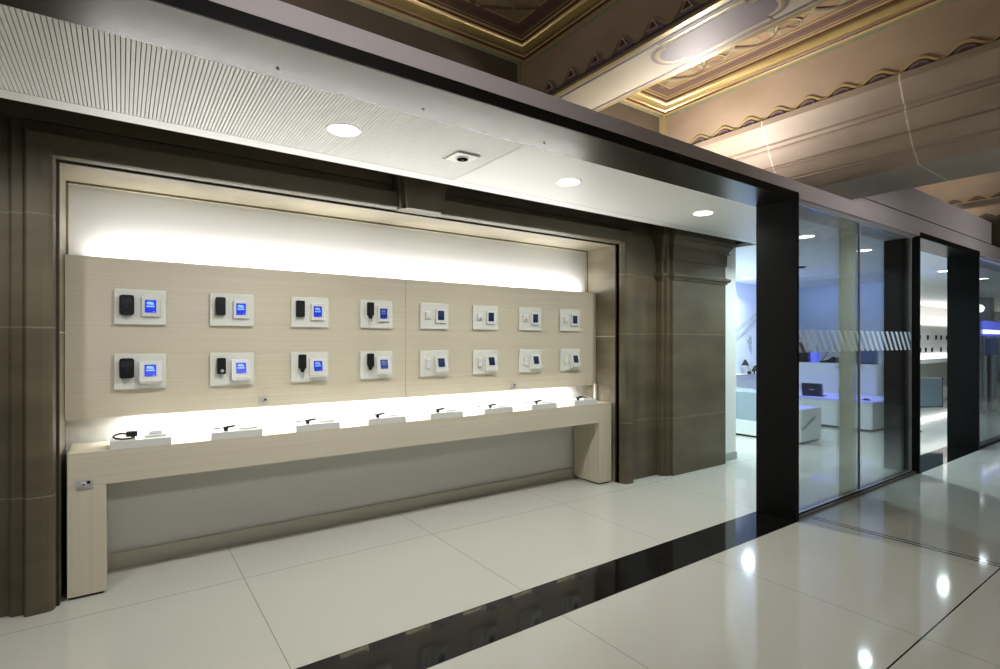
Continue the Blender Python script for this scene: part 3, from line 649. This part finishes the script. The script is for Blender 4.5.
pane(9.68, 12.4, 'clear glass pane right of the second portal')
b = MB(); b.box(12.42, 12.60, 2.2, 2.53, 0, 2.683, 'shop_grey'); tag(b.build('glass_post'), 'grey post at the right edge of the far glass', 'post', None, 'structure')
b = MB(); b.box(5.64, 5.97, 2.30, 2.315, .0, 2.683, 'pale_strip'); tag(b.build('glass_strip'), 'pale translucent strip just behind the join of the two glass panes', 'door stile')  # full-height pale translucent strip behind the pane join
b = MB(); b.box(4.60, 7.385, 2.215, 2.325, 0, .022, 'rail', .003); b.box(4.60, 7.385, 2.235, 2.25, .02, .03, 'groove'); tag(b.build('floor_rail'), 'grey metal floor rail under the glass panes', 'floor rail')
b = MB(); b.box(9.66, 12.6, 2.215, 2.325, 0, .022, 'groove', .003); tag(b.build('floor_rail'), 'dark metal floor rail under the glass right of the second portal', 'floor rail')
b = MB(); b.box(4.60, 7.35, 2.25, 2.29, 2.669, 2.683, 'silver'); tag(b.build('head_rail'), 'thin silver head rail along the top of the glass panes', 'head rail')

# ================================================================== SHOP INTERIOR
# near plinth table
e = empty('display_table', (8.3, 4.3, 0), 'white plinth table with a grey glass end, nearest behind the glass', 'table')
b = MB(); b.box(8.0, 8.63, 3.78, 4.45, .03, .50, 'shop_white', .004); b.box(8.03, 8.60, 3.81, 5.6, 0, .03, 'groove'); kid(b, 'plinth', e)
b = MB(); b.box(8.0, 8.63, 4.45, 5.6, .03, .26, 'shop_white', .004); kid(b, 'low_plinth', e)
b = MB(); b.box(8.0, 8.63, 4.45, 5.6, .262, .70, 'shop_grey', .004); kid(b, 'glass_box', e)
b = MB(); b.prism([(8.03, .20), (8.42, .36), (8.42, .385), (8.03, .225)], 'y', 3.776, 3.784, 'groove'); kid(b, 'slanted_groove', e)
b = MB(); b.box(8.02, 8.60, 3.80, 4.43, .502, .506, 'violet_emit'); kid(b, 'lit_top', e)
b = MB(); b.prism([(-.05, 0), (.05, 0), (.03, .02), (-.01, .05), (-.02, .02)], 'y', -.02, .02, 'black_plastic'); tag(b.build('desk_gadget', None, (8.25, 4.1, .507)), 'small black gadget on the near white plinth table', 'gadget')
# laptop table
e = empty('laptop_table', (10.4, 4.3, 0), 'low white table unit with violet lit top, carrying the laptop', 'table')
b = MB(); b.box(10.08, 11.2, 3.63, 5.6, .03, .47, 'shop_white', .004); b.box(10.11, 11.17, 3.66, 5.57, 0, .03, 'groove'); kid(b, 'base', e)
b = MB(); b.box(10.07, 11.2, 3.62, 5.61, .472, .50, 'violet_emit'); kid(b, 'top', e)
b = MB(); b.box(10.074, 10.08, 4.16, 4.165, .04, .47, 'grey_base'); b.box(10.4, 10.405, 3.624, 3.63, .04, .47, 'grey_base'); b.cyl((10.62, 3.624, .27), .02, .008, 'y', 'groove', 12); kid(b, 'panel_joints', e)
e = empty('laptop', (10.2, 4.62, .50), 'dark navy laptop with its lid open on the violet lit table', 'laptop', None, math.radians(-78))
b = MB(); b.box(-.17, .17, 0.0, .24, 0, .018, 'laptop', .003); b.build('base', e)
b = MB(); b.box(-.17, .17, -.012, 0, 0, .235, 'laptop', .003); o = b.build('lid', e, (0, 0.01, .012), (math.radians(14), 0, 0))
b = MB(); b.box(-.04, .04, -.0145, -.012, .11, .125, 'silver'); b.build('emblem', o)
for (x, y, l) in ((10.25, 3.78, 'tiny dark gadget near the front corner of the laptop table'),):
    b = MB(); b.prism([(-.06, 0), (.06, 0), (.02, .03), (-.02, .03)], 'x', -.03, .03, 'black_plastic'); tag(b.build('desk_gadget', None, (x, y, .50)), l, 'gadget')
# tall counter
e = empty('reception_counter', (11.7, 4.6, 0), 'tall white reception counter behind the laptop table', 'counter')
b = MB(); b.box(11.25, 12.1, 3.98, 5.9, 0, 1.04, 'shop_white', .004); kid(b, 'body', e)
b = MB(); b.box(11.24, 12.11, 3.97, 5.91, 1.04, 1.07, 'shop_white', .003); kid(b, 'top', e)
b = MB(); b.box(11.22, 11.25, 4.3, 5.1, .42, .93, 'cool_wall', .004); b.cyl((11.235, 4.62, .99), .018, .03, 'x', 'dark_grey', 12); kid(b, 'front_panel', e)
b = MB(); b.box(11.3, 11.36, 4.0, 4.4, 1.072, 1.34, 'navy', .004); b.box(11.26, 11.40, 4.02, 4.38, 1.070, 1.085, 'black_plastic'); tag(b.build('display_screen'), 'dark blue screen standing on the right end of the reception counter', 'screen')
b = MB(); b.prism([(5.22, 1.07), (5.65, 1.07), (5.65, 1.30), (5.36, 1.30), (5.48, 1.47), (5.42, 1.47), (5.26, 1.28), (5.22, 1.28)], 'x', 11.3, 11.5, 'black_plastic'); tag(b.build('printer_box'), 'black angular device at the left end of the reception counter', 'device')
b = MB(); b.box(11.36, 11.50, 5.06, 5.19, 1.07, 1.28, 'blue_emit', .01); b.box(11.36, 11.50, 5.06, 5.19, 1.282, 1.40, 'shop_grey', .01); tag(b.build('glow_cube'), 'blue glowing block on the reception counter', 'lamp')
e = empty('desk_lamp', (11.45, 4.75, 1.07), 'black jointed desk lamp lying over the reception counter', 'desk lamp')
b = MB(); b.prism([(.28, 0), (-.12, 0), (-.20, .09), (-.30, .20), (-.33, .20), (-.24, .02), (-.10, .10), (.05, .12), (.12, .06), (.28, .03)], 'x', -.05, .05, 'black_plastic'); b.build('body', e)
b = MB(); b.tube([(0, .25, .05), (0, .10, .30), (0, -.15, .38)], .008, 'black_plastic'); b.tube([(0, -.05, .22), (0, .15, .42)], .006, 'black_plastic'); b.build('arm', e)
b = MB(); b.cyl((0, -.20, .36), .09, .12, 'x', 'cable_grey', 20, r2=.04); b.build('shade', e)
b = MB(); b.box(11.5, 11.56, 3.93, 3.965, .96, 1.42, 'trim_white'); b.box(11.5, 11.56, 3.86, 3.965, .95, .965, 'groove'); tag(b.build('counter_bracket'), 'white upright bracket at the right end of the reception counter', 'bracket')
# rear wall lamps and shelf
b = MB(); b.box(9.9, 11.4, 5.95, 6.12, .80, .825, 'shop_white'); b.box(9.9, 11.4, 5.945, 5.95, .80, .825, 'cable_grey'); tag(b.build('wall_shelf'), 'thin white shelf on the bluish rear wall of the shop', 'shelf')
for i, (x, z) in enumerate([(10.42, 1.06), (10.80, .93)]):
    e = empty('cone_lamp', (x, 6.03, .825), ['taller', 'lower'][i]+' black cone-shaded lamp on the rear shelf', 'table lamp', 'black cone lamps on the rear shelf')
    b = MB(); b.cyl((0, 0, z-.825), .075, .12, 'z', 'black_plastic', 20, r2=.015); b.build('shade', e)
    b = MB(); b.tube([(0, 0, z-.80), (.12, 0, (z-.825)*.5), (.18, 0, .01)], .006, 'cable_grey'); b.cyl((.18, 0, .006), .04, .012, 'z', 'cable_grey'); b.build('arm', e)
for i, x in enumerate([10.43, 10.50, 10.66, 10.78]):
    b = MB(); b.cyl((0, 0, .025), .018, .05, 'z', 'black_plastic', 12); b.cyl((0, 0, .055), .009, .014, 'z', 'black_plastic', 10); tag(b.build('small_bottle', None, (x, 5.97, .825)), 'tiny black bottle, %s from left on the rear shelf' % ORD[i], 'bottle', 'tiny black bottles on the rear shelf')
b = MB(); b.tube([(9.8, 6.08, 1.45), (10.4, 6.08, 1.68), (11.2, 6.08, 2.1)], .007, 'cable_grey', 6); b.tube([(9.8, 6.08, 1.62), (10.5, 6.08, 1.88), (11.2, 6.08, 2.2)], .005, 'cable_grey', 6); tag(b.build('wall_rods'), 'thin grey slanting rods on the bluish rear wall', 'rod')
b = MB(); b.cyl((10.66, 6.06, 1.52), .03, .14, 'z', 'cable_grey', 12, r2=.02); b.box(10.65, 10.67, 6.06, 6.12, 1.5, 1.52, 'cable_grey'); tag(b.build('wall_hook'), 'small grey pendant on the bluish rear wall', 'pendant')

# far niche seen through portal 2
b = MB(); b.box(19, 29, 6.36, 6.42, 1.08, 1.92, 'cool_wall'); b.box(20, 28, 6.42, 6.499, 1.4, 1.5, 'cool_wall'); tag(b.build('wall_panel'), 'pale display panel with rows of tiny dark devices, beyond the second portal', 'wall panel')
b = MB(); b.box(19, 29, 6.05, 6.49, .78, .92, 'shop_white'); b.box(19, 19.3, 6.05, 6.49, 0, .78, 'shop_white'); b.box(28.7, 29, 6.05, 6.49, 0, .78, 'shop_white'); tag(b.build('display_counter'), 'far white display counter beyond the second portal', 'counter')
for r in range(2):
    for i, x in enumerate([20.9, 21.35, 22.1, 22.9, 23.4, 24.0, 24.8, 25.5] if r == 0 else [20.9, 21.4, 21.9, 22.5, 23.4, 24.1, 24.8, 25.5]):
        k = (i+r) % 3
        b = MB(); b.box(-.055, .055, -.03, 0, -.075, .075, 'black_plastic' if k != 1 else 'dark_grey', .01); b.box(-.04, .04, -.035, -.03, -.01, .055, 'dark_grey')
        tag(b.build('wall_device', None, (x, 6.36, 1.62-.42*r)), 'tiny dark device, %s in the %s row beyond the second portal' % (ORD[i], ['upper', 'lower'][r]), 'device', 'tiny dark devices beyond the second portal')
# info panel seen through portal 2
e = empty('info_stand', (10.55, 3.50, 0), 'blue-grey panel on a black cantilever stand, seen through the second portal', 'info stand', None, math.atan2(-.545, .84))
b = MB(); b.box(.02, .84, -.012, .0, .40, .88, 'shop_grey', .004); b.build('panel', e)
b = MB(); b.box(.0, .86, -.0, .03, .385, .40, 'black_plastic'); b.box(.84, .86, -.0, .03, .385, .89, 'black_plastic'); b.box(0, .84, 0, .012, .40, .88, 'cable_grey'); b.build('edge', e)
b = MB(); b.box(-.02, .03, 0, .05, .012, .89, 'black_plastic'); b.box(0, .36, -.16, .02, 0, .014, 'black_plastic'); b.build('stand', e)
# screens right of portal 2
e = empty('wall_screen', (17.3, 3.9, 0), 'bright blue sign with a white line, right of the second portal', 'screen')
b = MB(); b.box(0, 1.6, -.03, 0, 1.62, 2.0, 'blue_emit', .004); kid_ = b.build('panel', e)
b = MB(); b.box(.04, 1.56, -.035, -.03, 1.68, 1.78, 'globe'); b.build('white_line', e)
b = MB(); b.box(.2, .26, 0, .05, 0, 2.0, 'shop_grey'); b.box(1.3, 1.36, 0, .05, 0, 2.0, 'shop_grey'); b.build('post', e)
b = MB(); b.box(16.9, 17.9, 3.70, 3.74, 1.16, 1.56, 'navy', .004); b.box(17.35, 17.45, 3.74, 3.80, 0, 1.5, 'dark_grey'); tag(b.build('dark_screen'), 'dark navy screen below the bright blue sign', 'screen')
b = MB(); bm = bmesh.new(); bmesh.ops.create_uvsphere(bm, u_segments=20, v_segments=12, radius=.1); b.merge(bm, 'globe', True, Matrix.Translation((0, 0, 0))); b.cyl((0, 0, .26), .006, .33, 'z', 'chrome', 8)
tag(b.build('globe_lamp', None, (16.6, 3.78, 2.27)), 'white globe lamp right of the second portal', 'lamp')
b = MB(); b.box(19.5, 19.9, 4.2, 4.6, 0, 2.69, 'shop_white'); tag(b.build('white_column'), 'white square column deep in the shop right of the second portal', 'column', None, 'structure')
